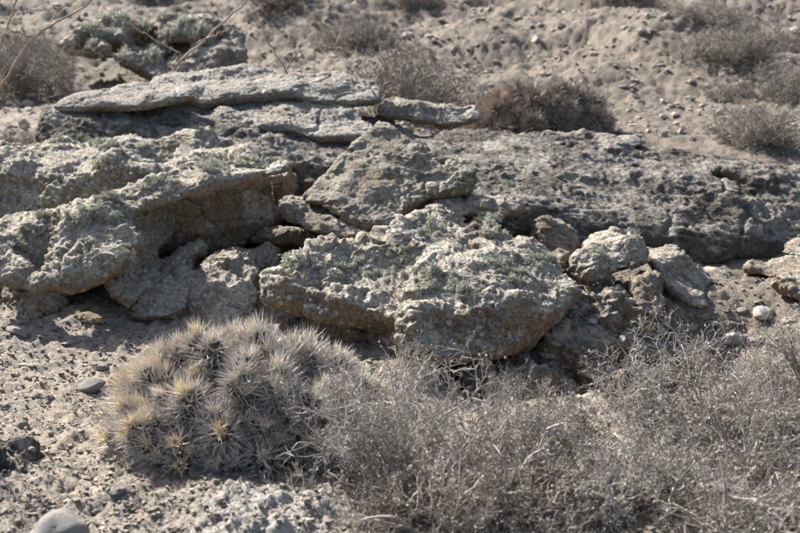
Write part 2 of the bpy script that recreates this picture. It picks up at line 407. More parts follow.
    tone(me, np.stack([up, und, und * 0], 1))
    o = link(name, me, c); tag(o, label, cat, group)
    sub = quads
    BV[label] = BVHTree.FromPolygons([tuple(x) for x in v.tolist()], sub.tolist())
    return o
T0 = time.time()
# ------------------------------------------------------------------ the ledge and its slabs
T1 = sun_tunnel(82, 308, 5.85, .15, .11); T2 = sun_tunnel(280, 230, 6.97, .13, .11, 1.5)  # made-up shafts carved to bring sunlight into the two gaps
rock('bedrock_ledge', [
    H((380,130,8.6),(480,131,8.6),(545,134,8.5),(620,139,8.4),(700,148,8.3),(735,160,8.15),(800,178,8.1),(940,205,8.0),
      (470,200,7.25),(560,214,7.25),(640,228,7.15),(700,236,7.1),(790,222,7.3),(940,235,7.3),
      (480,225,7.2),(560,246,7.05),(640,262,7.0),(720,268,6.98),(780,262,7.1),(940,275,7.3), extra=[(0.2,8.8,0.0),(4.2,8.6,0.0),(0.4,7.5,-.05),(3.6,7.6,-.05)]),
    H((46,106,8.2),(120,98,8.7),(300,98,8.8),(400,122,8.8),(40,128,7.9),(45,112,8.0),(150,150,7.6),(330,172,7.45),(480,190,7.35),(400,215,7.3),(60,170,7.6),(160,200,7.4), extra=[(-2.4,8.4,0.2),(-2.4,7.9,0.2),(0.6,8.6,0.2)]),
    H((690,150,8.4),(760,163,8.1),(860,180,8.0),(715,172,7.75),(800,196,7.6),(880,210,7.6), back=.5, down=.25),
], M['dark'], 'huge sloping ledge of dark grey bedrock running across behind the boulders to the right edge', 'rock ledge',
    vox=0.014, k=3, warp=0.06, wf=1.3, lowamp=0.022, det=1.0, seed=3, strata=0.020, pits=1.7, chunk=.45, crack=.9,
    cuts=[T2, H((725,186,7.55),(800,198,7.5),(860,208,7.5),(730,192,7.5),(800,207,7.3),(860,220,7.3),back=.35)], zmin=-0.1)
rock('rock_slab', [H((45,106,7.95),(70,92,8.1),(120,84,8.3),(165,84,8.4),(195,92,8.2),(197,98,8.05),(120,108,7.9),(60,111,7.88), back=.12, down=.05, shrink=.1)],
    M['slab'], 'thin pale lens shaped slab at the left end of the ledge, overlapping the long slab', 'rock slab', warp=.025, lowamp=.012, det=.45, seed=9, vox=.0105, crack=1.5, group='pale slabs on top of the ledge')
rock('rock_slab', [H((110,88,8.45),(165,70,9.0),(235,67,9.15),(300,72,9.1),(300,92,8.5),(240,100,8.3),(180,100,8.25),(125,96,8.3), down=.10, back=.1, shrink=.1), H((240,68,9.1),(330,74,9.0),(378,82,8.9),(388,92,8.8),(384,103,8.6),(350,106,8.5),(300,96,8.5),(240,92,8.5), down=.04, back=.1, shrink=.05)],
    M['slab'], 'longest pale slab lying on the very top of the ledge', 'rock slab', warp=.04, lowamp=.018, det=.5, seed=12, vox=.0105, crack=1.5, group='pale slabs on top of the ledge')
rock('rock_slab', [H((205,112,8.25),(240,99,8.6),(320,98,8.7),(372,108,8.5),(382,128,8.1),(330,139,7.85),(255,134,7.9),(212,122,8.0), back=.1, down=.07, shrink=.1)],
    M['slab'], 'broad tilted pale slab under the long top slab and above the pyramid rock', 'rock slab', warp=.05, lowamp=.02, det=.6, seed=15, vox=.0105, crack=1.5, group='pale slabs on top of the ledge')
rock('rock_slab', [H((372,104,8.7),(395,97,8.95),(450,102,8.95),(478,108,8.85),(484,122,8.7),(450,125,8.6),(380,119,8.6), back=.12, down=.04, shrink=.1)],
    M['grey'], 'short grey slab with dark front face between the long top slab and the rusty cactus', 'rock slab', warp=.035, lowamp=.015, det=.5, seed=18, vox=.0105, crack=1.5, group='pale slabs on top of the ledge')

# ------------------------------------------------------------------ left hand boulders
rock('boulder', [
    H((-60,142,7.5),(0,138,7.5),(45,127,7.7),(110,126,7.75),(160,132,7.7),(225,147,7.6),(255,165,7.3),(-60,190,6.95),(0,180,6.95),(60,172,6.95),(140,172,6.95),(200,180,6.9),
      (-60,262,6.7),(0,262,6.65),(60,235,6.7),(180,215,6.8), extra=[(-2.7,7.7,0),(-1.2,7.7,0),(-2.7,6.8,0),(-1.2,6.9,0)])],
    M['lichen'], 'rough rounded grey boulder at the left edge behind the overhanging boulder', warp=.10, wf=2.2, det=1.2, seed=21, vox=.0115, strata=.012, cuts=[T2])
rock('boulder', [
    # nose
    H((-15,262,5.95),(-10,245,6.05),(20,226,6.2),(60,206,6.3),(118,199,6.35),(136,213,6.15),(139,248,5.95),(122,268,5.85),(78,284,5.7),(40,294,5.62),(10,286,5.7),(-8,278,5.8),(0,240,6.9),(130,235,6.8),(70,215,6.9),(60,285,6.3)),
    # roof plate
    H((112,203,6.25),(135,192,6.28),(175,180,6.35),(232,177,6.5),(290,176,6.62),(300,168,6.75),(296,160,6.95),(260,152,7.15),(205,151,7.1),(160,170,6.8),(130,205,6.2),(180,192,6.45),(235,187,6.6),(290,184,6.7)),
    # wall under the roof
    H((125,195,6.75),(290,172,7.0),(282,190,7.05),(266,230,7.15),(240,250,7.05),(180,262,6.9),(140,262,6.75), back=.4),
    H((120,215,6.3),(145,205,6.35),(150,270,6.2),(120,275,6.1),(170,240,6.75), back=.3)],
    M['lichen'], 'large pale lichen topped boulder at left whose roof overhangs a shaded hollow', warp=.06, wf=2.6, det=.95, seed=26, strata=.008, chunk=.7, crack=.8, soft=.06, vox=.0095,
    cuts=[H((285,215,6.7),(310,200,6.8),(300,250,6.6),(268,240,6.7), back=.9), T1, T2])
rock('boulder', [H((60,280,6.0),(75,270,6.1),(120,262,6.25),(165,255,6.4),(168,285,6.1),(150,308,5.95),(122,318,5.85),(104,300,5.9),(75,290,5.95), back=.3, down=.0)],
    M['grey'], 'shaded brown grey rock wedged under the front of the overhanging boulder', warp=.05, det=.9, seed=31, strata=.01, cuts=[T1])
rock('boulder', [H((110,322,5.75),(150,290,5.95),(165,262,6.3),(190,258,6.4),(180,290,6.05),(165,322,5.75),(130,330,5.7), back=.35, down=.05)],
    M['grey'], 'narrow leaning slab of shaded rock in the middle under the hollow', warp=.06, det=.9, seed=33)
rock('boulder', [H((168,318,5.8),(178,285,6.1),(205,262,6.45),(262,256,6.6),(272,275,6.4),(262,305,6.0),(230,324,5.78), back=.4, down=.05)],
    M['lichen'], 'broad shaded slab with pale lichen spots between the overhang and the front boulder', warp=.06, det=.9, seed=36)
rock('boulder', [H((-40,290,6.2),(0,282,6.2),(48,286,6.1),(60,300,6.0),(56,318,5.85),(30,326,5.75),(-40,326,5.75), back=.5, down=.05)],
    M['brown'], 'low brown boulder at the left edge under the nose of the overhanging boulder', warp=.05, det=.9, seed=39, cuts=[T1])
rock('boulder', [H((254,246,6.95),(262,235,7.0),(282,230,7.05),(304,236,7.0),(308,246,6.95), back=.25)],
    M['brown'], 'low brown rock seen deep in the gap right of the hollow', warp=.05, det=.8, seed=41)

# ------------------------------------------------------------------ middle boulders
rock('boulder', [
    H((378,124,7.35),(372,127,7.2),(345,150,7.05),(303,192,6.85),(298,199,6.8),(330,216,6.62),(362,232,6.55),(393,229,6.52),(424,192,6.72),(430,170,6.95),(402,131,7.2),(380,175,7.9),(430,210,7.7),(320,210,7.6),(375,240,7.0)),
    H((402,136,7.15),(437,159,7.0),(478,170,6.9),(484,183,6.82),(470,193,6.8),(420,194,6.75),(400,165,7.0),(430,170,7.6),(400,200,7.5))],
    M['wedge'], 'tall pyramid shaped tan grey boulder standing in the centre', warp=.03, wf=3.2, lowamp=.010, det=.75, seed=44, pits=1.6, rnd=0, crack=.3, chunk=.5)
rock('boulder', [H((272,199,6.75),(288,194,6.9),(345,212,6.85),(392,228,6.65),(388,242,6.5),(345,240,6.45),(305,233,6.5),(280,222,6.6), back=.3, down=.03)],
    M['brown'], 'dark tongue shaped slab jutting left from below the pyramid boulder', warp=.04, det=.8, seed=47)
rock('boulder', [H((426,197,6.85),(470,200,6.8),(527,207,6.7),(530,216,6.6),(500,228,6.5),(450,230,6.5),(428,215,6.6), back=.35, down=.03)],
    M['grey'], 'flat topped grey rock behind the front boulder, right of the pyramid', warp=.04, det=.7, seed=50)
rock('stone', [H((425,182,6.6),(438,183,6.6),(440,194,6.55),(426,195,6.55), back=.08)], M['grey'], 'small pale stone stuck to the lower right of the pyramid boulder', 'stone', warp=.01, det=.2, lowamp=.004, seed=51, vox=.006)
rock('boulder', [H((336,256,6.1),(340,246,6.2),(365,236,6.3),(386,237,6.3),(390,246,6.2),(372,254,6.1),(350,262,6.05), back=.2, down=.1)],
    M['slab'], 'small pale yellowish pointed rock resting on the front boulder below the pyramid', 'rock', warp=.03, det=.4, lowamp=.012, seed=53)
rock('boulder', [
    H((250,300,5.55),(262,283,5.7),(290,267,5.9),(340,262,6.0),(385,243,6.15),(425,222,6.25),(495,226,6.3),(545,244,6.2),(575,282,5.75),(576,294,5.65),(545,312,5.45),
      (470,312,5.32),(400,318,5.28),(372,332,5.25),(320,322,5.32),(268,313,5.45),(300,300,6.4),(420,300,6.6),(540,300,6.5)),
    H((398,262,6.0),(402,238,6.15),(425,218,6.25),(452,222,6.25),(470,240,6.1),(455,262,5.95), back=.25),
    H((372,344,5.22),(395,322,5.22),(440,303,5.30),(520,296,5.42),(566,300,5.55),(545,322,5.40),(508,350,5.24),(445,365,5.12),(400,360,5.14),(400,340,5.9),(520,330,6.0)),
    ],
    M['lichen'], 'big lichen covered boulder lying front and centre behind the cactus', warp=.085, wf=2.6, lowamp=.035, det=1.05, seed=57, soft=.02, vox=.009, crack=1.1, strata=.008, chunk=.9,
    cuts=[H((240,306,5.3),(300,318,5.2),(345,326,5.1),(382,342,5.1),(392,352,5.1),(340,352,5.1),(262,345,5.1), back=.35, shrink=.0)])
rock('boulder', [H((300,316,5.75),(380,325,5.55),(390,352,5.45),(330,345,5.6),(290,335,5.8), back=.5, down=.05)],
    M['brown'], 'shaded brown base rock under the left wing of the front boulder', warp=.05, det=.8, seed=60)

# ------------------------------------------------------------------ right hand boulders
rock('boulder', [H((574,268,6.25),(588,246,6.35),(610,233,6.45),(630,231,6.45),(648,248,6.4),(654,268,6.25),(640,284,6.1),(612,294,6.02),(585,288,6.08), back=.32, shrink=.25)],
    M['lichen'], 'round pale grey boulder perched right of the front boulder', warp=.045, det=.7, seed=63, vox=.008)
rock('boulder', [H((532,238,6.75),(545,225,6.8),(570,224,6.8),(582,234,6.75),(580,252,6.65),(560,262,6.6),(536,258,6.6), back=.3, shrink=.2)],
    M['brown'], 'blocky brown boulder half hidden behind and left of the round boulder', warp=.05, det=.7, seed=66)
rock('boulder', [H((545,262,6.3),(562,254,6.4),(578,262,6.35),(576,278,6.2),(556,278,6.2), back=.2, shrink=.2)],
    M['brown'], 'small brown rock squeezed between the front boulder and the round boulder', 'rock', warp=.03, det=.5, seed=68)
rock('boulder', [H((634,288,6.05),(650,276,6.15),(665,282,6.15),(666,302,6.0),(652,316,5.9),(634,310,5.92), back=.25, shrink=.2)],
    M['brown'], 'brown egg shaped rock propping up the round boulder', 'rock', warp=.03, det=.5, seed=70)
rock('boulder', [H((652,262,6.35),(680,259,6.5),(712,276,6.45),(722,292,6.3),(716,308,6.15),(690,309,6.05),(664,288,6.15), back=.3, down=.04, shrink=.1)],
    M['grey'], 'grey slanting boulder directly right of the round boulder', warp=.05, det=.7, seed=73)
rock('boulder', [H((706,282,6.6),(722,274,6.7),(740,280,6.65),(742,300,6.5),(724,312,6.35),(706,306,6.4), back=.3, shrink=.2)],
    M['lichen'], 'small rock with a green lichen tuft right of the slanting boulder', 'rock', warp=.03, det=.5, seed=76)
rock('boulder', [H((772,288,6.25),(784,274,6.5),(806,264,6.6),(860,258,6.6),(860,300,6.1),(806,312,6.0),(780,304,6.05), back=.5, shrink=.1)],
    M['brown'], 'grey boulder cut off by the right edge of the photo', warp=.06, det=.9, seed=79)
rock('boulder', [H((600,152,8.0),(618,136,8.35),(640,138,8.3),(650,145,8.2),(640,152,8.1), back=.15, shrink=.2)],
    M['slab'], 'small pale block on the crest of the ledge right of the rusty cactus', 'rock', warp=.02, det=.3, lowamp=.01, seed=81)

# ------------------------------------------------------------------ holed rock on the hillside, top left
ho = [H((48,46,13.0),(60,34,13.2),(105,22,13.5),(160,18,13.6),(215,20,13.5),(245,40,13.3),(248,66,13.0),(225,84,12.6),(190,80,12.7),(140,62,12.8),(80,60,12.7), back=.7, shrink=.1)]
rock('boulder', ho, M['grey'], 'blurred grey green rock full of holes on the hillside at top left', 'boulder', vox=.018, warp=.10, wf=1.8, lowamp=.06, det=1.5, seed=84,
    cuts=[H((106,32,12.5),(132,28,12.5),(138,46,12.5),(108,48,12.5), back=1.3), H((140,42,12.3),(172,34,12.3),(180,56,12.3),(142,60,12.3), back=1.35),
          H((178,30,12.3),(200,24,12.3),(216,44,12.3),(184,50,12.3), back=1.3), H((88,48,12.4),(106,44,12.4),(108,60,12.4),(88,60,12.4), back=1.2), H((55,52,12.4),(85,50,12.4),(84,62,12.4),(58,62,12.4), back=.7)])
print('rocks', time.time() - T0)
# crumbling bank under the right hand boulders
rock('bedrock_bank', [H((448,346,5.5),(520,318,5.75),(575,299,5.97),(640,305,6.0),(700,305,6.1),(760,300,6.3),(470,398,5.18),(560,400,5.22),(650,388,5.42),(720,362,5.75),(765,336,6.0), back=.3, down=.2)],
    M['brown'], 'low crumbling bank of brown rubble below the round boulder, in shade', 'rock bank', warp=.10, wf=3.0, lowamp=.06, det=1.5, seed=88, vox=.011)

rock('crusted_clod', [H((-25,446,4.0),(12,434,4.05),(38,448,4.0),(46,468,3.92),(34,488,3.78),(5,498,3.70),(-25,500,3.70), back=.15, down=.12, shrink=.1)],
    M['dark'], 'dark crusted clod of earth and stones at the left edge', 'clod', warp=.06, wf=5, lowamp=.03, det=1.1, seed=91, vox=.008)
def drop(x, y, only=None):
    """highest surface at x, y: point, normal, label of the rock or None for the ground"""
    best = (gz(x, y), Vector((0, 0, 1)), None)
    for lb, t in BV.items():
        if only and lb != only: continue
        h = t.ray_cast(Vector((x, y, 4.0)), Vector((0, 0, -1)))
        if h[0] is not None and h[0].z > best[0]: best = (h[0].z, h[1], lb)
    return best
def aim(u, v, rocks=False):
    """first surface seen at photo pixel u, v"""
    o = Vector(CAM); d = (Vector(P(u, v, 5.0)) - o).normalized(); best = None
    for lb, t in BV.items():
        h = t.ray_cast(o, d)
        if h[0] is not None and (best is None or h[3] < best[3]): best = (h[0], h[1], lb, h[3])
    if rocks: return best
    dn = np.array(d); o_ = np.array(o)
    for step, f in ((0.08, False), (0.006, True)):
        ts = np.arange(2.5, 40, step) if not f else np.arange(max(t0 - .4, 2.5), t0 + .4, step)
        pts = o_[None] + ts[:, None] * dn[None]; below = pts[:, 2] < height(pts[:, 0], pts[:, 1], f)
        if not below.any(): break
        k = int(np.argmax(below)); t0 = ts[k]
    if below.any() and (best is None or t0 < best[3]): best = (Vector(pts[k]), Vector((0, 0, 1)), None, t0)
    return best

# ------------------------------------------------------------------ generators for thin things
def unit(a): return a / (np.linalg.norm(a, axis=-1, keepdims=True) + 1e-9)
def tubes(pts, rad, sides=3):
    """pts (N,K,3), rad (N,K) -> verts, quads"""
    N, K, _ = pts.shape; T = np.gradient(pts, axis=1); T = unit(T)
    ref = unit(np.array([0.31, 0.52, 0.79])[None, None] + 0 * T); A = unit(np.cross(T, ref)); B = np.cross(T, A)
    an = np.arange(sides) * 2 * math.pi / sides
    V = pts[:, :, None] + rad[:, :, None, None] * (np.cos(an)[None, None, :, None] * A[:, :, None] + np.sin(an)[None, None, :, None] * B[:, :, None])
    base = (np.arange(N)[:, None, None] * K + np.arange(K - 1)[None, :, None]) * sides; j = np.arange(sides)[None, None]; j2 = (j + 1) % sides
    Q = np.stack([base + j, base + j2, base + sides + j2, base + sides + j], -1).reshape(-1, 4)
    return V.reshape(-1, 3), Q
def walk(start, dirs, length, K, wig, r, up=0.0, curl=None):
    """random walks: start (N,3), dirs (N,3), length (N,)"""
    N = len(start); pts = np.zeros((N, K, 3)); pts[:, 0] = start; d = unit(dirs)
    for k in range(1, K):
        d = unit(d + wig * r.normal(size=(N, 3)) + np.array([0, 0, up])); pts[:, k] = pts[:, k - 1] + d * (length / (K - 1))[:, None]
    return pts
def children_of(pts, rad, n, spread, lmin, lmax, K, wig, r, up=0.0, tmin=0.2, shrink=0.6, rmin=0.0006):
    N, k0, _ = pts.shape; par = np.repeat(np.arange(N), n); t = tmin + (0.98 - tmin) * r.random(len(par)); f = t * (k0 - 1); i = np.minimum(f.astype(int), k0 - 2); a = (f - i)[:, None]
    st = pts[par, i] * (1 - a) + pts[par, i + 1] * a; tg = unit(pts[par, i + 1] - pts[par, i])
    pl = np.linalg.norm(np.diff(pts, axis=1), axis=2).sum(1)[par]
    dr = unit(tg + spread * unit(r.normal(size=st.shape))); L = pl * (lmin + (lmax - lmin) * r.random(len(par))) * (1.15 - 0.5 * t)
    q = walk(st, dr, L, K, wig, r, up); rr = np.maximum(rad[par, i] * shrink, rmin)[:, None] * np.linspace(1, 0.5, K)[None]
    return q, rr
def join(parts):
    vs, fs, o = [], [], 0
    for v, f in parts: vs.append(v); fs.append(f + o); o += len(v)
    return np.concatenate(vs), np.concatenate(fs)
def shrub_meshes(seed, rx, rz, mains=16, c=(5, 5, 4), r0=0.0045, wig=0.32, far=False, flat=0.5, thick=1.0):
    r = np.random.default_rng(seed)
    az = r.random(mains) * 2 * math.pi; el = np.arcsin(flat + (0.98 - flat) * r.random(mains)) ; el = np.where(r.random(mains) < 0.3, el * 0.45, el)
    d = np.stack([np.cos(az) * np.cos(el), np.sin(az) * np.cos(el), np.sin(el)], 1)
    L = 1.0 / np.sqrt((np.cos(el) / rx) ** 2 + (np.sin(el) / rz) ** 2) * (0.75 + 0.35 * r.random(mains))
    st = np.stack([r.normal(size=mains) * rx * 0.16, r.normal(size=mains) * rx * 0.16, np.full(mains, -0.03)], 1)
    p0 = walk(st, d, L, 9, wig * 0.7, r); q0 = (r0 * (0.7 + 0.6 * r.random(mains)))[:, None] * np.linspace(1, 0.35, 9)[None]
    p1, q1 = children_of(p0, q0, c[0], 0.9, 0.35, 0.65, 6, wig, r, 0.04, 0.12, 0.75)
    p2, q2 = children_of(p1, q1, c[1], 1.0, 0.35, 0.75, 5, wig * 1.25, r, 0.11, 0.15, 0.62, 0.0008 * thick)
    p3, q3 = children_of(p2, q2, c[2], 1.1, 0.35, 0.7, 3, wig * 1.5, r, 0.12, 0.15, 0.7, 0.0007 * thick)
    B = join([tubes(p0, q0, 4), tubes(p1, q1, 3)]); W = join([tubes(p2, q2, 3), tubes(p3, q3, 3)])
    # curled dry leaves / seed husks near the tips
    ends = np.concatenate([p3[:, -1], p3[:, -2], p3[:, 1], p2[:, -2], p2[:, -1]]) + 0.003 * r.normal(size=(3 * len(p3) + 2 * len(p2), 3)); sel = r.random(len(ends)) < (0.28 if not far else 0.12); c0 = ends[sel]; m = len(c0); s = (0.0035 + 0.0045 * r.random(m))[:, None] * (1 if not far else 2.2)
    a = unit(r.normal(size=(m, 3))); b = unit(np.cross(a, r.normal(size=(m, 3)))); nn = np.cross(a, b)
    lv = np.stack([c0, c0 + s * (a + 0.45 * b), c0 + s * (1.9 * a + 0.5 * nn), c0 + s * (a - 0.45 * b) + s * 0.2 * nn], 1).reshape(-1, 3)
    lf = np.arange(m * 4).reshape(-1, 4)
    return B, W, (lv, lf)
def make_shrub(name, label, seed, group=None, mats=('bark', 'twig', 'dry_leaf'), **kw):
    B, W, Lf = shrub_meshes(seed, **kw)
    e = link(name, None); tag(e, label, 'shrub', group)
    link('branches', mk('branches', *B, M[mats[0]]), parent=e)
    link('twigs', mk('twigs', *W, M[mats[1]]), parent=e)
    link('dry_leaves', mk('dry_leaves', *Lf, M[mats[2]], False), parent=e)
    return e
def put(o, x, y, rz=0, sc=1.0, dz=0.0):
    z = drop(x, y)[0]; o.location = (x, y, z + dz); o.rotation_euler = (0, 0, rz); o.scale = sc if hasattr(sc, '__len__') else (sc,) * 3; return o

# ------------------------------------------------------------------ cactus clumps
def spikes(base, tip, w, r):
    n = len(base); d = unit(tip - base); a = unit(np.cross(d, r.normal(size=d.shape))); b = np.cross(d, a)
    v = np.stack([base + w[:, None] * a, base + w[:, None] * (-0.5 * a + 0.6 * b), base + w[:, None] * (-0.5 * a - 0.6 * b), tip], 1).reshape(-1, 3)
    i = (np.arange(n) * 4)[:, None]; f = np.concatenate([i + [0, 1, 3], i + [1, 2, 3], i + [2, 0, 3]]); return v, f
def cactus_stem(seed, L=0.17, rad=0.036, ribs=13, cl=0.042, young=0.32, wmul=1.0):
    """ribbed stem along +z, tip at the origin; the spines of its crown apart from the older ones"""
    r = np.random.default_rng(seed); nz = 16; na = ribs * 4
    t = np.linspace(0, 1, nz); z = -L * t; prof = rad * np.sqrt(np.clip(1 - (1 - np.clip(t * 4.2, 0, 1)) ** 2, 0.0, 1)) * (1 - 0.22 * t)
    an = np.arange(na) * 2 * math.pi / na; rib = 1 + 0.13 * np.cos(an * ribs)
    V = np.stack([prof[:, None] * rib[None] * np.cos(an)[None], prof[:, None] * rib[None] * np.sin(an)[None], z[:, None] + 0 * an[None]], -1).reshape(-1, 3)
    i = (np.arange(nz - 1)[:, None] * na); j = np.arange(na)[None]; Q = np.stack([i + j, i + na + j, i + na + (j + 1) % na, i + (j + 1) % na], -1).reshape(-1, 4)
    old, yng = [], []
    for k in range(ribs):
        a = k * 2 * math.pi / ribs
        for ti in np.arange(0.02, 0.9, 0.115):
            tt = ti + r.normal() * 0.012; tt = max(tt, 0.012); rr = np.interp(tt, t, prof) * 1.13; c = np.array([rr * math.cos(a), rr * math.sin(a), -L * tt])
            el = R(78) * max(0, 1 - tt / 0.34) + R(8) * (1 if tt < .5 else -0.6)
            ax = np.array([math.cos(a) * math.cos(el), math.sin(a) * math.cos(el), math.sin(el)]); tgl = unit(np.cross(ax, [math.sin(a + .3), -math.cos(a + .3), 0.2])); u2 = np.cross(ax, tgl)
            nr = 3; ph = r.random(nr) * 6.28; sp = 0.95 + 0.35 * r.random(nr)
            dr = unit(ax[None] * np.cos(sp)[:, None] + np.sin(sp)[:, None] * (np.cos(ph)[:, None] * tgl + np.sin(ph)[:, None] * u2))
            ln = cl * (0.35 + 0.22 * r.random(nr))
            nc = 3; phc = r.random(nc) * 6.28; spc = 0.2 + 0.55 * r.random(nc)
            dc = unit(ax[None] * np.cos(spc)[:, None] + np.sin(spc)[:, None] * (np.cos(phc)[:, None] * tgl + np.sin(phc)[:, None] * u2)); lc = cl * (0.75 + 0.6 * r.random(nc))
            dd = np.concatenate([dr, dc]); ll = np.concatenate([ln, lc]); w = np.concatenate([np.full(nr, .0014), np.full(nc, .0030)]) * wmul
            (yng if tt < young * 0.24 else old).append((np.repeat(c[None], nr + nc, 0), c + dd * ll[:, None], w))
    cat_ = lambda q: spikes(*[np.concatenate([x[m] for x in q]) for m in range(3)], r)
    return mk('stem', V, Q, M['stem']), mk('spines', *cat_(old), M['spine'], False), mk('crown_spines', *cat_(yng), M['gold'], False)
def cactus(name, label, cx, cy, rx, ry, rz, spacing, seed, ymat, smat, group=None, nvar=5, tilt=0.35, **kw):
    r = np.random.default_rng(seed); root = link(name, None, (cx, cy, gz(cx, cy))); tag(root, label, 'cactus', group)
    var = []
    for k in range(nvar):
        a, b, c = cactus_stem(seed * 10 + k, **kw); b.materials[0] = M[smat]
        cs = []
        for ym in ymat:
            cc = c.copy(); cc.materials[0] = M[ym]; cs.append(cc)
        var.append((a, b, cs))
    # old bases under the heads
    g = bmesh.new(); bmesh.ops.create_icosphere(g, subdivisions=4, radius=1.0); me = bpy.data.meshes.new('old_stem_base'); g.to_mesh(me); g.free()
    v = verts_of(me); v = v * np.array([rx * 0.78, ry * 0.78, rz * 0.74]) * (1 + 0.16 * fbm(v, 3, 3, seed))[:, None]; me.vertices.foreach_set('co', v.astype(np.float32).ravel())
    me.materials.append(M['deadstem']); link('old_stem_base', me, parent=root)
    n = int(2 * math.pi * ((rx * ry + rx * rz + ry * rz) / 3) / spacing ** 2 * 1.15); cnt = 0
    for k in range(n):
        zc = 1 - (k + 0.5) / n * 1.02; az = k * 2.39996 + 0.25 * r.normal(); zc = np.clip(zc + 0.02 * r.normal(), 0.03, 1); rr = math.sqrt(1 - zc * zc)
        u = np.array([rr * math.cos(az), rr * math.sin(az), zc]); p = u * np.array([rx, ry, rz]) * (1 + 0.05 * r.normal() + 0.05 * float(noise(u[None], 1.6, seed)[0]) + (0.10 if r.random() < .12 else 0))
        nrm = unit(u / np.array([rx, ry, rz])); dr = Vector(unit(nrm + np.array([0, 0, tilt]) + 0.14 * r.normal(size=3)))
        p[2] += 0.03
        a, b, cs = var[r.integers(nvar)]; s = 0.85 + 0.35 * r.random()
        o = link('stem', a, p, parent=root); q = dr.to_track_quat('Z', 'Y'); o.rotation_mode = 'QUATERNION'
        from mathutils import Quaternion
        o.rotation_quaternion = q @ Quaternion((0, 0, 1), r.random() * 6.28); o.scale = (s, s, s * (0.9 + 0.2 * r.random()))
        link('spines', b, parent=o)
        # young crowns gold mostly at left: sunlit side put into the colour
        w = -u[0] * 0.8 + 0.5 * r.normal() * 0.5 - 0.1 * zc + (0.5 * r.normal() if nvar == 3 else 0)
        link('crown_spines', cs[0] if w > 0.36 else cs[-1], parent=o); cnt += 1
    print(name, cnt, 'stems'); return root
cactus('spiny_cactus', 'big foreground clump of densely spined cactus heads with golden crowns, on bare dirt', -0.64, 4.28, 0.545, 0.43, 0.345, 0.098, 4, ('gold', 'pale'), 'spine', 'mounding clump cacti', rad=.038, cl=.066)
cactus('spiny_cactus', 'smaller rusty tinted cactus clump, out of focus on the crest behind the ledge', 1.24, 9.75, 0.58, 0.44, 0.38, 0.15, 5, ('rust', 'spine_far'), 'spine_far', 'mounding clump cacti', nvar=3, L=.2, rad=.045, cl=.085, young=.5, wmul=1.6)
print('cacti', time.time() - T0)

# ------------------------------------------------------------------ dead shrubs in front
near = [  # x, y, rot, spread, height, label
    (0.02, 3.85, 0.3, 0.46, 0.52, 'bushy dead grey shrub directly right of the cactus clump'),
    (0.42, 3.60, 2.1, 0.44, 0.26, 'low tangled dead shrub at the bottom edge, middle of the shrub thicket'),
    (0.55, 3.95, 4.0, 0.40, 0.20, 'low dead shrub at the back of the thicket, nearest the front boulder'),
    (1.20, 4.12, 1.2, 0.48, 0.60, 'tallest dense dead shrub right of centre in the thicket'),
    (1.62, 4.15, 5.1, 0.52, 0.62, 'dense dead grey shrub at the right edge of the thicket'),
    (1.22, 3.55, 3.3, 0.50, 0.36, 'dead shrub at the bottom right corner in front of the tall one'),
    (0.80, 3.50, 0.9, 0.42, 0.24, 'sprawling dead shrub with bleached curling stems at the bottom edge, right of centre'),
    (0.16, 3.40, 1.9, 0.34, 0.34, 'small dead shrub cut by the bottom edge below the bushy one'),
    (1.80, 3.75, 2.6, 0.50, 0.42, 'dead shrub half outside the frame at lower right'),
]
for k, (x, y, rz_, rx, hz, lb) in enumerate(near):
    o = make_shrub('dead_shrub', lb, 100 + k, 'dead grey shrubs in the foreground thicket', ('bark', ('twig_pale', 'twig_brown', 'twig')[k % 3], 'dry_leaf'), rx=rx, rz=hz, mains=24, c=(7, 7, 4), flat=0.25, wig=0.25, thick=1.5, r0=.0062)
    put(o, x, y, rz_)
o = make_shrub('dead_shrub', 'sparse upright dead shrub with a few bare stems before the shaded bank', 131, 'dead grey shrubs in the foreground thicket', rx=.34, rz=.34, mains=11, c=(3, 3, 2), flat=0.5, wig=0.26, r0=.004)
put(o, 0.60, 4.50, 0, .62)
o = make_shrub('dead_shrub', 'tiny dead twiggy plant at the left edge of the foreground dirt', 133, rx=.24, rz=.16, mains=9, c=(3, 2, 2), flat=0.1, wig=0.3, r0=.0035)
put(o, -1.36, 3.62)
# a few bleached curling stems lying over the thicket
r = np.random.default_rng(77)
for k, (u, v, d, L) in enumerate([(470, 505, 3.35, .25), (545, 430, 3.8, .3), (505, 470, 3.55, .22), (640, 455, 3.6, .3), (735, 470, 3.6, .28), (590, 505, 3.4, .25), (330, 470, 3.72, .34), (660, 385, 4.1, .3)]):
    p = P(u, v, d); a = r.random() * 6.28
    pts = walk(p[None], np.array([[math.cos(a), 0.3 * math.sin(a), 0.15]]), np.array([L]), 12, 0.33, r); q = np.linspace(.0042, .0018, 12)[None]
    p1, q1 = children_of(pts, q, 4, 0.8, .3, .6, 6, .35, r, 0.0, 0.2)
    V, F = join([tubes(pts, q, 5), tubes(p1, q1, 4)]); c = V.mean(0)
    lb = ['bleached curling stick at the bottom edge, left of the shrub thicket middle', 'bleached crooked stick over the low back shrub', 'pale stick hanging over the darkest gap of the thicket', 'long pale stick across the front of the tall shrub',
          'pale stick among the lower right shrubs', 'bleached stick at the bottom edge right of the darkest gap', 'pale looping stick between the cactus clump and the first shrub', 'pale stick leaning on the left flank of the tall shrub'][k]
    tag(link('dead_stick', mk('dead_stick', V - c, F, M['spine' if k % 2 else 'twig']), c), lb, 'stick', 'bleached sticks in the thicket')
print('shrubs', time.time() - T0)

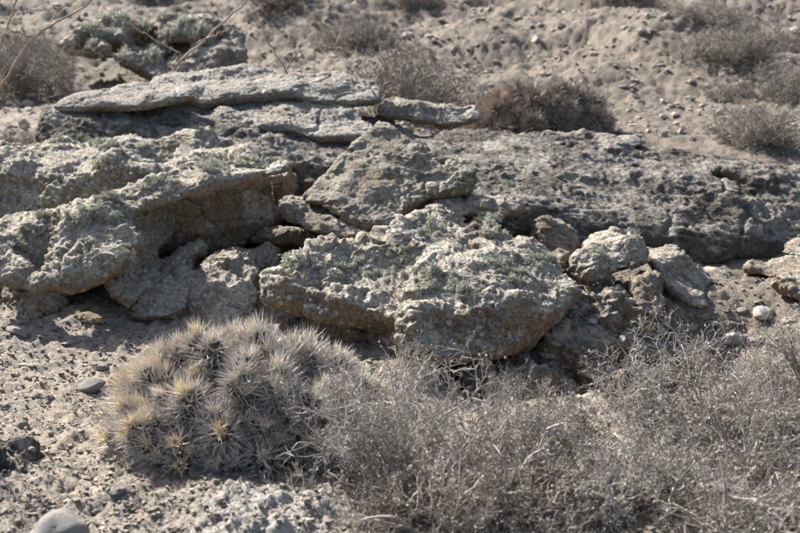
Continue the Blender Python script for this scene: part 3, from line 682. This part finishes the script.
# ------------------------------------------------------------------ shrubs on the hillside
protos = [make_shrub('hillside_shrub', 'x', 200 + k, 'blurred shrubs on the hillside', ('far_twig', 'far_twig', 'far_twig'), rx=.7, rz=.42, mains=34, c=(7, 6, 3), r0=.009, far=True, flat=0.15, thick=3.2) for k in range(3)]
hill = [  # u, v of the base, width in photo px, label
    (25, 98, 115, 1.0, 'grey brown shrub at the left edge between the thorny branches'), (20, 66, 70, 1.0, 'darker shrub at the far left, above the nearest grey brown one'),
    (352, 50, 75, 1.0, 'dark sided rounded shrub uphill, above the long top slab'), (425, 103, 135, 1.15, 'wide low grey shrub just behind the ledge, left of the rusty cactus'),
    (272, 16, 75, .8, 'dark shrub at the top edge, above the left half of the ledge'), (150, 70, 50, .7, 'small shrub in front of the holed rock'),
    (715, 30, 75, .7, 'flat grey shrub at the top, right of centre of the hillside'), (738, 70, 85, .8, 'shrub in the upper middle of the right slope'),
    (770, 48, 60, .7, 'small dark shrub above the gully at upper right'), (790, 98, 80, .8, 'shrub at the right edge of the slope in the gully'),
    (770, 150, 95, .9, 'pale brown shrub just above the ledge at the right edge'), (625, 6, 70, .6, 'dark shrub cut by the top edge right of centre'),
    (415, 10, 60, .6, 'dark shrub cut by the top edge at centre'), (150, 4, 60, .6, 'shrub cut by the top edge above the holed rock'),
    (735, 100, 60, .6, 'low scrap of grey brush halfway up the right slope'), (25, 140, 80, .7, 'pale twiggy shrub at the left edge right behind the grey boulder')]
for k, (u, v, wpx, hs, lb) in enumerate(hill):
    h = aim(u, min(v, 500)) if not (u < 60 and v > 130) else (Vector(P(u, v, 8.9)), None, None, 9)
    x, y = h[0].x, h[0].y
    if h[2] is not None or y < 8.6: y = 9.9 if v > 60 else 11; x = (u - 400) / FPX * y
    o = protos[k] if k < 3 else copy_tree(protos[k % 3]); sc = wpx / FPX * y / 1.05
    o['label'] = lb; o.location = (x, y + sc * .3, gz(x, y + sc * .3) - 0.02); o.scale = (sc, sc, sc * hs); o.rotation_euler = (0, 0, k * 1.7)
print('hill', time.time() - T0)

# ------------------------------------------------------------------ thorny branches rising behind the ledge
def poly(pix, d, r0, r1, n=26, seed=0):
    c = np.array([P(u, v, d) for u, v in pix]); seg = np.r_[0, np.cumsum(np.linalg.norm(np.diff(c, axis=0), axis=1))]; t = np.linspace(0, seg[-1], n)
    q = np.stack([np.interp(t, seg, c[:, a]) for a in range(3)], 1); rr = np.random.default_rng(seed)
    for _ in range(2): q[1:-1] = (q[:-2] + 2 * q[1:-1] + q[2:]) / 4
    q += 0.006 * rr.normal(size=q.shape) + np.stack([0 * t, 0.18 * np.sin(t * 2 + seed), 0 * t], 1)
    return q[None], np.linspace(r0, r1, n)[None]
def branch_plant(label, stems, seed):
    r = np.random.default_rng(seed); parts = []; th = []
    for k, (pix, d, r0, r1) in enumerate(stems):
        p, q = poly(pix, d, r0, r1, seed=seed + k); parts.append((p, q))
        n = 26; i = r.integers(1, 24, n); b = p[0, i]; dr = unit(r.normal(size=(n, 3)) + [0, 0, .5]); th.append((b, b + dr * (.03 + .03 * r.random(n))[:, None], np.full(n, .003)))
    base = parts[0][0][0, 0].copy(); e = link('thorny_branch', None, base); tag(e, label, 'branch', 'thorny branches behind the ledge')
    for p, q in parts:
        V, F = tubes(p, q * .85, 6); link('branch', mk('branch', V - base, F, M['thorn_branch']), parent=e)
    V, F = spikes(*[np.concatenate([x[m] for x in th]) for m in range(3)], r); link('thorns', mk('thorns', V - base, F, M['thorn_branch'], False), parent=e)
branch_plant('tall forked thorny branch crossing the top left corner', [([(-45, 150), (-20, 125), (0, 98), (20, 71), (38, 37), (62, 22), (80, 10), (104, -14)], 9.0, .018, .009), ([(38, 37), (18, 30), (2, 40), (-12, 60)], 9.0, .010, .006)], 3)
branch_plant('thin thorny branch in the extreme top left corner', [([(-40, 150), (-25, 90), (0, 31), (12, 12), (17, -8)], 9.1, .016, .010), ([(10, 14), (35, 9), (60, 7), (74, -2)], 9.1, .009, .005)], 13)
branch_plant('slanting thorny branch rising behind the long top slab toward the top edge', [([(120, 140), (150, 100), (176, 67), (200, 44), (222, 22), (245, 0), (254, -12)], 9.3, .016, .008), ([(200, 44), (214, 36), (230, 30)], 9.3, .008, .005), ([(186, 58), (165, 46), (130, 28), (95, 6)], 9.3, .007, .004)], 23)
branch_plant('short thorny fork behind the top slab, left of its middle', [([(300, 140), (292, 95), (286, 70), (272, 50), (261, 22)], 9.3, .013, .006), ([(286, 70), (292, 58), (300, 50)], 9.3, .008, .004), ([(318, 130), (317, 70), (316, 50)], 9.3, .007, .004)], 33)
branch_plant('pair of broken twigs behind the right end of the top slab', [([(350, 140), (351, 82), (358, 70), (367, 57)], 9.3, .010, .006), ([(376, 140), (374, 84), (384, 62), (396, 52)], 9.3, .012, .008), ([(380, 120), (385, 93), (402, 86)], 9.3, .008, .006)], 43)

# ------------------------------------------------------------------ lichen tufts
def tuft(r, n=42, s=0.032):
    d = unit(r.normal(size=(n, 3)) + [0, 0, .55]); d[:, 2] = np.abs(d[:, 2]) * .9 + .05; st = d * s * 0.15 * r.random((n, 1))
    p = walk(st, d, s * (0.6 + 0.5 * r.random(n)), 3, 0.35, r); w = np.full(n, s * 0.055)[:, None] * np.array([1, 1.2, .5])[None]
    a, b = tubes(p, w, 3); p1, q1 = children_of(p, w, 2, .8, .35, .65, 2, .3, r, 0, .3, .8, s * .02); return join([(a, b), tubes(p1, q1, 3)])
rr = np.random.default_rng(909); tufts = [tuft(rr) for _ in range(6)]
def lichen(u0, v0, ru, rv, n, label, s=1.0):
    r = np.random.default_rng(int(u0 * 7 + v0)); parts = []; c0 = None
    for k in range(n * 3):
        a = r.random() * 6.28; q = math.sqrt(r.random()); h = aim(u0 + ru * q * math.cos(a), v0 + rv * q * math.sin(a), True)
        if h is None or h[2] is None or h[0].y > 9.2: continue
        if c0 is None: c0 = np.array(h[0])
        if abs(h[0].y - c0[1]) > .5: continue
        V, F = tufts[r.integers(6)]; sc = s * (0.5 + 0.9 * r.random() ** 1.5) * (1.25 - 0.6 * q); ax = (h[1] + Vector((0, 0, .5)) + 0.3 * Vector(r.normal(size=3))).normalized()
        m = np.array((ax.to_track_quat('Z', 'Y')).to_matrix()); an = r.random() * 6.28; rz = np.array([[math.cos(an), -math.sin(an), 0], [math.sin(an), math.cos(an), 0], [0, 0, 1]])
        parts.append(((V * sc) @ (m @ rz).T + np.array(h[0]) - c0 - np.array(ax) * .004, F))
        if len(parts) >= n: break
    if parts:
        V, F = join(parts); tag(link('lichen_tuft', mk('lichen_tuft', V, F, M['tuft']), c0), label, 'lichen', 'grey green lichen tufts on the boulders')
LI = [(60,141,14,5,14,'lichen patch on top of the left edge boulder, nearer the left side'),(95,142,24,7,34,'lichen patch on top of the left edge boulder beside its middle'),(115,147,12,6,18,'round bright lichen cushion on the left edge boulder'),
 (150,147,18,6,14,'lichen patch at the right end of the left edge boulder'),(102,162,16,5,10,'lichen patch on the front slope of the left edge boulder'),
 (215,165,34,9,60,'widest green lichen carpet on the overhanging roof'),(255,162,20,7,26,'lichen carpet at the right end of the overhanging roof'),(262,157,8,4,8,'small lichen cushion on the back rim of the overhanging roof'),
 (160,185,22,9,28,'lichen patch along the left rim of the hollow'),(105,195,18,5,14,'lichen patch on the saddle left of the hollow'),(112,212,20,13,34,'lichen patch on the upper right of the nose of the left boulder'),
 (80,218,16,12,20,'lichen patch on the upper middle of the nose of the left boulder'),(40,215,14,7,12,'lichen patch on the upper left of the nose of the left boulder'),(18,245,9,9,9,'lichen patch on the far left of the nose'),(125,252,10,10,16,'lichen patch beside the lower edge of the hollow'),
 (48,203,26,4,8,'sparse lichen line on the left shoulder of the overhanging boulder'),
 (430,228,15,10,34,'lichen cushion on the crown of the front boulder'),(290,260,18,7,22,'lichen patch on the left tip of the front boulder'),(345,272,14,8,12,'lichen patch left of the yellowish pointed rock'),(395,255,22,8,20,'lichen patch beside the yellowish pointed rock'),
 (385,272,22,9,22,'lichen patch on the upper left slope of the front boulder'),(432,278,20,17,46,'lichen patch in the middle of the front boulder'),(462,288,16,13,28,'lichen patch right of the middle of the front boulder'),
 (492,225,26,13,34,'brownish green lichen on the flat rock behind the front boulder'),(500,262,26,10,34,'lichen patch on the upper right slope of the front boulder'),(518,276,14,9,24,'bright lichen cushion on the right part of the front boulder'),
 (540,258,16,9,20,'lichen patch at the right shoulder of the front boulder'),(362,262,10,5,8,'small lichen tuft in front of the yellowish pointed rock'),
 (600,254,9,8,8,'lichen spot on the left face of the round boulder'),(632,238,8,4,6,'lichen tuft on top of the round boulder'),(722,278,10,9,26,'green lichen tuft capping the small rock at right'),(470,178,10,7,9,'lichen on the right shoulder of the pyramid boulder'),
 (120,36,40,7,0,'')]
for a in LI:
    if a[4]: lichen(*a)
def lich_far():
    parts = []; r = np.random.default_rng(5); c0 = np.array(P(140, 40, 13.2))
    for k in range(40):
        u, v = 60 + 150 * r.random(), 18 + 42 * r.random(); h = aim(u, v, True)
        if h and h[2] and 'holes' in h[2]:
            V, F = tufts[k % 6]; parts.append((V * 3.6 * (0.6 + .7 * r.random()) + np.array(h[0]) - c0, F))
    if parts: V, F = join(parts); tag(link('lichen_tuft', mk('lichen_tuft', V, F, M['tuft']), c0), 'blurred green growth covering the holed rock on the hillside', 'lichen')
lich_far()
print('lichen', time.time() - T0)

# ------------------------------------------------------------------ stones
def stone_mesh(seed, sub=4, flat=0.6, ang=0.5):
    r = np.random.default_rng(seed); g = bmesh.new(); bmesh.ops.create_icosphere(g, subdivisions=sub, radius=1.0); me = bpy.data.meshes.new('stone'); g.to_mesh(me); g.free()
    v = verts_of(me); d = np.full(len(v), 9.0)
    nn = unit(r.normal(size=(10, 3))); hh = 0.48 + 0.4 * r.random(10)
    for n_, h_ in zip(nn, hh):
        c = v @ n_; d = np.minimum(d, np.where(c > 0.05, h_ / np.maximum(c, .05), 9))
    d = np.minimum(d, 1.05); v = v * (d * ang + (1 - ang))[:, None]; v *= np.array([1, .78, flat]); v *= (1 + 0.16 * fbm(v, 2.4, 5, seed, .6))[:, None]
    me.vertices.foreach_set('co', v.astype(np.float32).ravel()); me.polygons.foreach_set('use_smooth', np.full(len(me.polygons), seed in (1, 5, 6))); me.update(); return me
SM = [stone_mesh(k, 3, 0.5 + .3 * (k % 3) / 2, .3 if k == 1 else .85 + .15 * (k % 2)) for k in range(8)]
SMm = {}
def stone(u, v, wpx, label, m='stone', k=0, hz=1.0, rot=None, sink=.25, group=None, cat='stone', name='stone'):
    h = aim(u, v)
    if h is None: return
    p = h[0]; s = wpx / FPX * p.y / 2
    key = (k % 8, m)
    if key not in SMm: me = SM[k % 8].copy(); me.materials.append(M[m]); SMm[key] = me
    o = link(name, SMm[key], (p.x, p.y + s * .3, p.z + s * .5 * hz * (1 - 2 * sink)), (0.2 * math.sin(k), 0.2 * math.cos(k * 2), rot if rot is not None else k * 1.3), (s, s, s * hz)); tag(o, label, cat, group); return o
NS = [
 (55,549,80,'smooth grey boulder cut off by the bottom edge at lower left','smooth',1,.95),(96,514,12,'small rounded grey stone right of the smooth boulder','smooth',2,.9),
 (28,513,12,'small grey stone above the smooth boulder at the left','stone',3,.9),(98,369,24,'upright flat tan flake of rock in the dirt left of the cactus','stone',4,.7),
 (90,392,34,'rough brown stone left of the golden cactus heads','stone',5,.7),(67,344,20,'flat tan flake in the dirt below the left boulders','palestone',6,.35),
 (28,367,24,'thin flat pale stone lying in the dirt at left','palestone',7,.25),
 (18,334,30,'flat rough stone at the left edge on the shadow border','stone',2,.5),(122,342,9,'small pale stone in the shade under the left boulders','palestone',3,.8),
 (35,398,12,'tan angular stone left of the rough brown one','palestone',5,.9),(50,401,16,'dark clod beside the tan angular stone','stone',7,.8),
 (22,428,18,'grey crusted stone at the left edge above the dark clod','stone',2,.9),
 (116,494,24,'crumbly clod in the dirt below the cactus','stone',6,.6),(32,451,10,'small tan stone beside the left twiggy plant','palestone',2,.9),
 (125,504,9,'tiny pale stone below the crumbly clod','palestone',0,.9),(27,503,9,'tiny grey stone left of the smooth boulder','smooth',5,.9),
 (764,317,28,'rounded pale stone in front of the right edge boulder','palestone',1,.8),(787,322,18,'pale stone at the right edge on lit rubble','palestone',3,.6),
 (742,313,14,'small grey stone left of the rounded pale one','stone',5,.7),(727,312,12,'small stone at the foot of the slanting boulder','stone',6,.7),
 (738,344,30,'pale rough stone above the tall dead shrub','palestone',7,.8),(760,344,20,'grey stone right of the pale rough one','stone',2,.8),
 (547,357,22,'pale flat stone lit in the shade below the round boulder','palestone',4,.5),(594,347,12,'small bluish stone in the shade below the round boulder','smooth',6,.7),
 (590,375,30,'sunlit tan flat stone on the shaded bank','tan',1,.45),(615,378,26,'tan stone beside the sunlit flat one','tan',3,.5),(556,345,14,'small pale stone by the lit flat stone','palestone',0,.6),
 (628,338,16,'brown stone in the shade under the egg shaped rock','stone',2,.8),(640,385,20,'broken pale stone half behind the sparse stems','palestone',5,.6),
 (655,340,12,'small stone at the right of the shaded bank','stone',1,.7),(690,330,22,'grey stone on the shaded slope right of the egg shaped rock','stone',3,.7),
 (712,325,16,'brown stone below the slanting boulder','stone',4,.7),(668,318,14,'dark pebbly stone by the egg shaped rock','stone',7,.8),(780,340,16,'pale stone in the lit rubble at the right edge','palestone',6,.6),
 (560,178,9,'small tan stone lying on the dark ledge','tan',2,.9),(690,100,12,'pale stone on the slope above the ledge','palestone',4,.8),(715,130,12,'pale stone just behind the crest at right','palestone',2,.8),
 (408,38,16,'pale stone on the hillside above the top slab','palestone',1,.8),(508,262,8,'small pale stone on the front boulder','palestone',3,.7),
]
for a in NS:
    u, v, w, lb, m, k, hz = a; stone(u, v, w, lb, m, k, hz)
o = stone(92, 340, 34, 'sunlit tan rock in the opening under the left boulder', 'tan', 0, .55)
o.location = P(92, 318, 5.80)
# looser repeats
r = np.random.default_rng(55)
MARKS = {'stones in the bare foreground dirt': [(55,515,'the smooth boulder'),(98,369,'the upright tan flake'),(18,334,'the flat stone on the shadow border'),(116,494,'the crumbly clod'),(10,455,'the left twiggy plant'),(230,490,'the front of the cactus clump')],
 'rubble on the lit slope at right': [(764,317,'the rounded pale stone'),(738,344,'the tall dead shrub top'),(690,320,'the slanting boulder'),(600,320,'the round boulder')],
 'stones on the shaded bank': [(590,375,'the sunlit flat stone'),(470,385,'the underside of the front boulder'),(650,315,'the egg shaped rock'),(547,357,'the pale flat stone in shade')],
 'rocks scattered over the hillside': [(150,50,'the holed rock'),(352,40,'the rounded hillside shrub'),(545,80,'the rusty cactus'),(725,60,'the upper slope shrubs'),(770,130,'the right edge shrub'),(620,20,'the top edge shrub'),(470,40,'the middle of the hillside'),(650,100,'the crest of the ledge')],
 'stones at the foot of the left boulders': [(92,318,'the sunlit tan rock'),(20,330,'the low brown boulder'),(200,325,'the broad shaded slab')]}
zones = [(0,300,335,520,75,'stones in the bare foreground dirt','small dull stone loose in the foreground dirt',4,11,-1),(560,800,300,350,45,'rubble on the lit slope at right','rough stone in the rubble between the right boulders and the shrubs',5,16,-1),
         (440,720,300,395,45,'stones on the shaded bank','small stone in the shade of the round boulder bank',4,12,-1),(0,800,5,120,110,'rocks scattered over the hillside','blurred rock on the far hillside',5,13,1),(0,240,320,342,20,'stones at the foot of the left boulders','shaded stone at the foot of the left boulders',5,12,-1)]
for (u0, u1, v0, v1, n, grp, lb, w0, w1, far) in zones:
    c = 0; made = []
    for _ in range(n * 3):
        u, v = u0 + (u1 - u0) * r.random(), v0 + (v1 - v0) * r.random(); h = aim(u, v)
        if h is None or (far > 0 and (h[2] or h[0].y < 9.5)) or (far < 0 and h[2] and 'bank' not in h[2]): continue
        pale = r.random() < .25
        o = stone(u, v, w0 + (w1 - w0) * r.random() ** 2.2, lb, 'palestone' if pale else 'stone', int(r.integers(8)), .5 + .5 * r.random(), r.random() * 6.28, group=grp); c += 1
        if o: made.append((u, v, pale, o))
        if c >= n: break
    marks = MARKS[grp]; by = {}
    for u, v, pale, o in made:
        k = min(range(len(marks)), key=lambda i: (marks[i][0] - u) ** 2 + (marks[i][1] - v) ** 2)
        by.setdefault((k, pale), []).append(((marks[k][0] - u) ** 2 + (marks[k][1] - v) ** 2, o))
    ORD = ['', 'second ', 'third ', 'fourth ', 'fifth ', 'sixth ', 'seventh ', 'eighth ', 'ninth ', 'tenth ']
    for (k, pale), L in by.items():
        for i, (_, o) in enumerate(sorted(L, key=lambda t: t[0])):
            t = 'pale' if pale else 'brown'; w = 'blurred rock' if far > 0 else 'loose stone'
            o['label'] = f'{t} {w}, {ORD[i]}nearest to {marks[k][2]}' if i < 10 else f'{t} {w} not near {marks[k][2]}'
# gravel too small to pick apart
def scatter(name, label, n, xr, yr, s0, s1, seed, m, pw=3.0, ico=False):
    r = np.random.default_rng(seed); g = bmesh.new(); (bmesh.ops.create_icosphere(g, subdivisions=1, radius=1.0) if ico else bmesh.ops.create_cube(g, size=1.6)); bmesh.ops.triangulate(g, faces=g.faces[:]); me = bpy.data.meshes.new('t'); g.to_mesh(me); g.free()
    bv = verts_of(me).copy(); bf = np.array([list(p.vertices) for p in me.polygons])
    y = yr[0] + (yr[1] - yr[0]) * r.random(n) ** 1.3; x = (xr[0] + (xr[1] - xr[0]) * r.random(n)) * y; z = height(x, y); s = s0 + (s1 - s0) * r.random(n) ** pw
    sc = s[:, None] * (0.6 + 0.5 * r.random((n, 3))); sc[:, 2] *= .7; an = r.random(n) * 6.28; V = bv[None] * sc[:, None] * (1 + .30 * r.normal(size=(n, len(bv), 1)))
    V = np.stack([V[..., 0] * np.cos(an)[:, None] - V[..., 1] * np.sin(an)[:, None], V[..., 0] * np.sin(an)[:, None] + V[..., 1] * np.cos(an)[:, None], V[..., 2]], -1) + np.stack([x, y, z + s * .25], 1)[:, None]
    F = bf[None] + (np.arange(n) * len(bv))[:, None, None]
    tag(link(name, mk(name, V.reshape(-1, 3), F.reshape(-1, 3), M[m], False)), label, 'gravel', kind='stuff')
scatter('gravel', 'fine dull gravel over the foreground dirt', 26000, (-.5, .5), (3.0, 6.8), .003, .014, 1, 'ground', 4.0)
scatter('gravel', 'pale grit over the foreground dirt', 3000, (-.5, .5), (3.0, 6.8), .003, .011, 2, 'palestone', 3.0)
scatter('rubble', 'fine rubble over the hillside', 9000, (-.5, .5), (9.5, 19), .006, .06, 3, 'stone', 6.0, True)
print('all', time.time() - T0, 'tris inst', sum(len(o.data.loops) - 2 * len(o.data.polygons) for o in scene.objects if o.type == 'MESH'), 'unique', sum(len(m.loops) - 2 * len(m.polygons) for m in bpy.data.meshes))
r = np.random.default_rng(44); n = 420; y = 3.1 + 2.6 * r.random(n); x = (-.48 + .95 * r.random(n) ** 1.0) * y; a = r.random(n) * 6.28
st = np.stack([x, y, height(x, y) + .006], 1); p = walk(st, np.stack([np.cos(a), np.sin(a), .05 * r.normal(size=n)], 1), .02 + .09 * r.random(n) ** 2, 5, .25, r); p[:, :, 2] = height(p[:, :, 0], p[:, :, 1]) + .005
V, F = tubes(p, np.full((n, 5), .0013) * (0.7 + r.random((n, 1)))); tag(link('twig_litter', mk('twig_litter', V, F, M['twig'])), 'tiny broken twigs littering the foreground dirt', 'litter', kind='stuff')
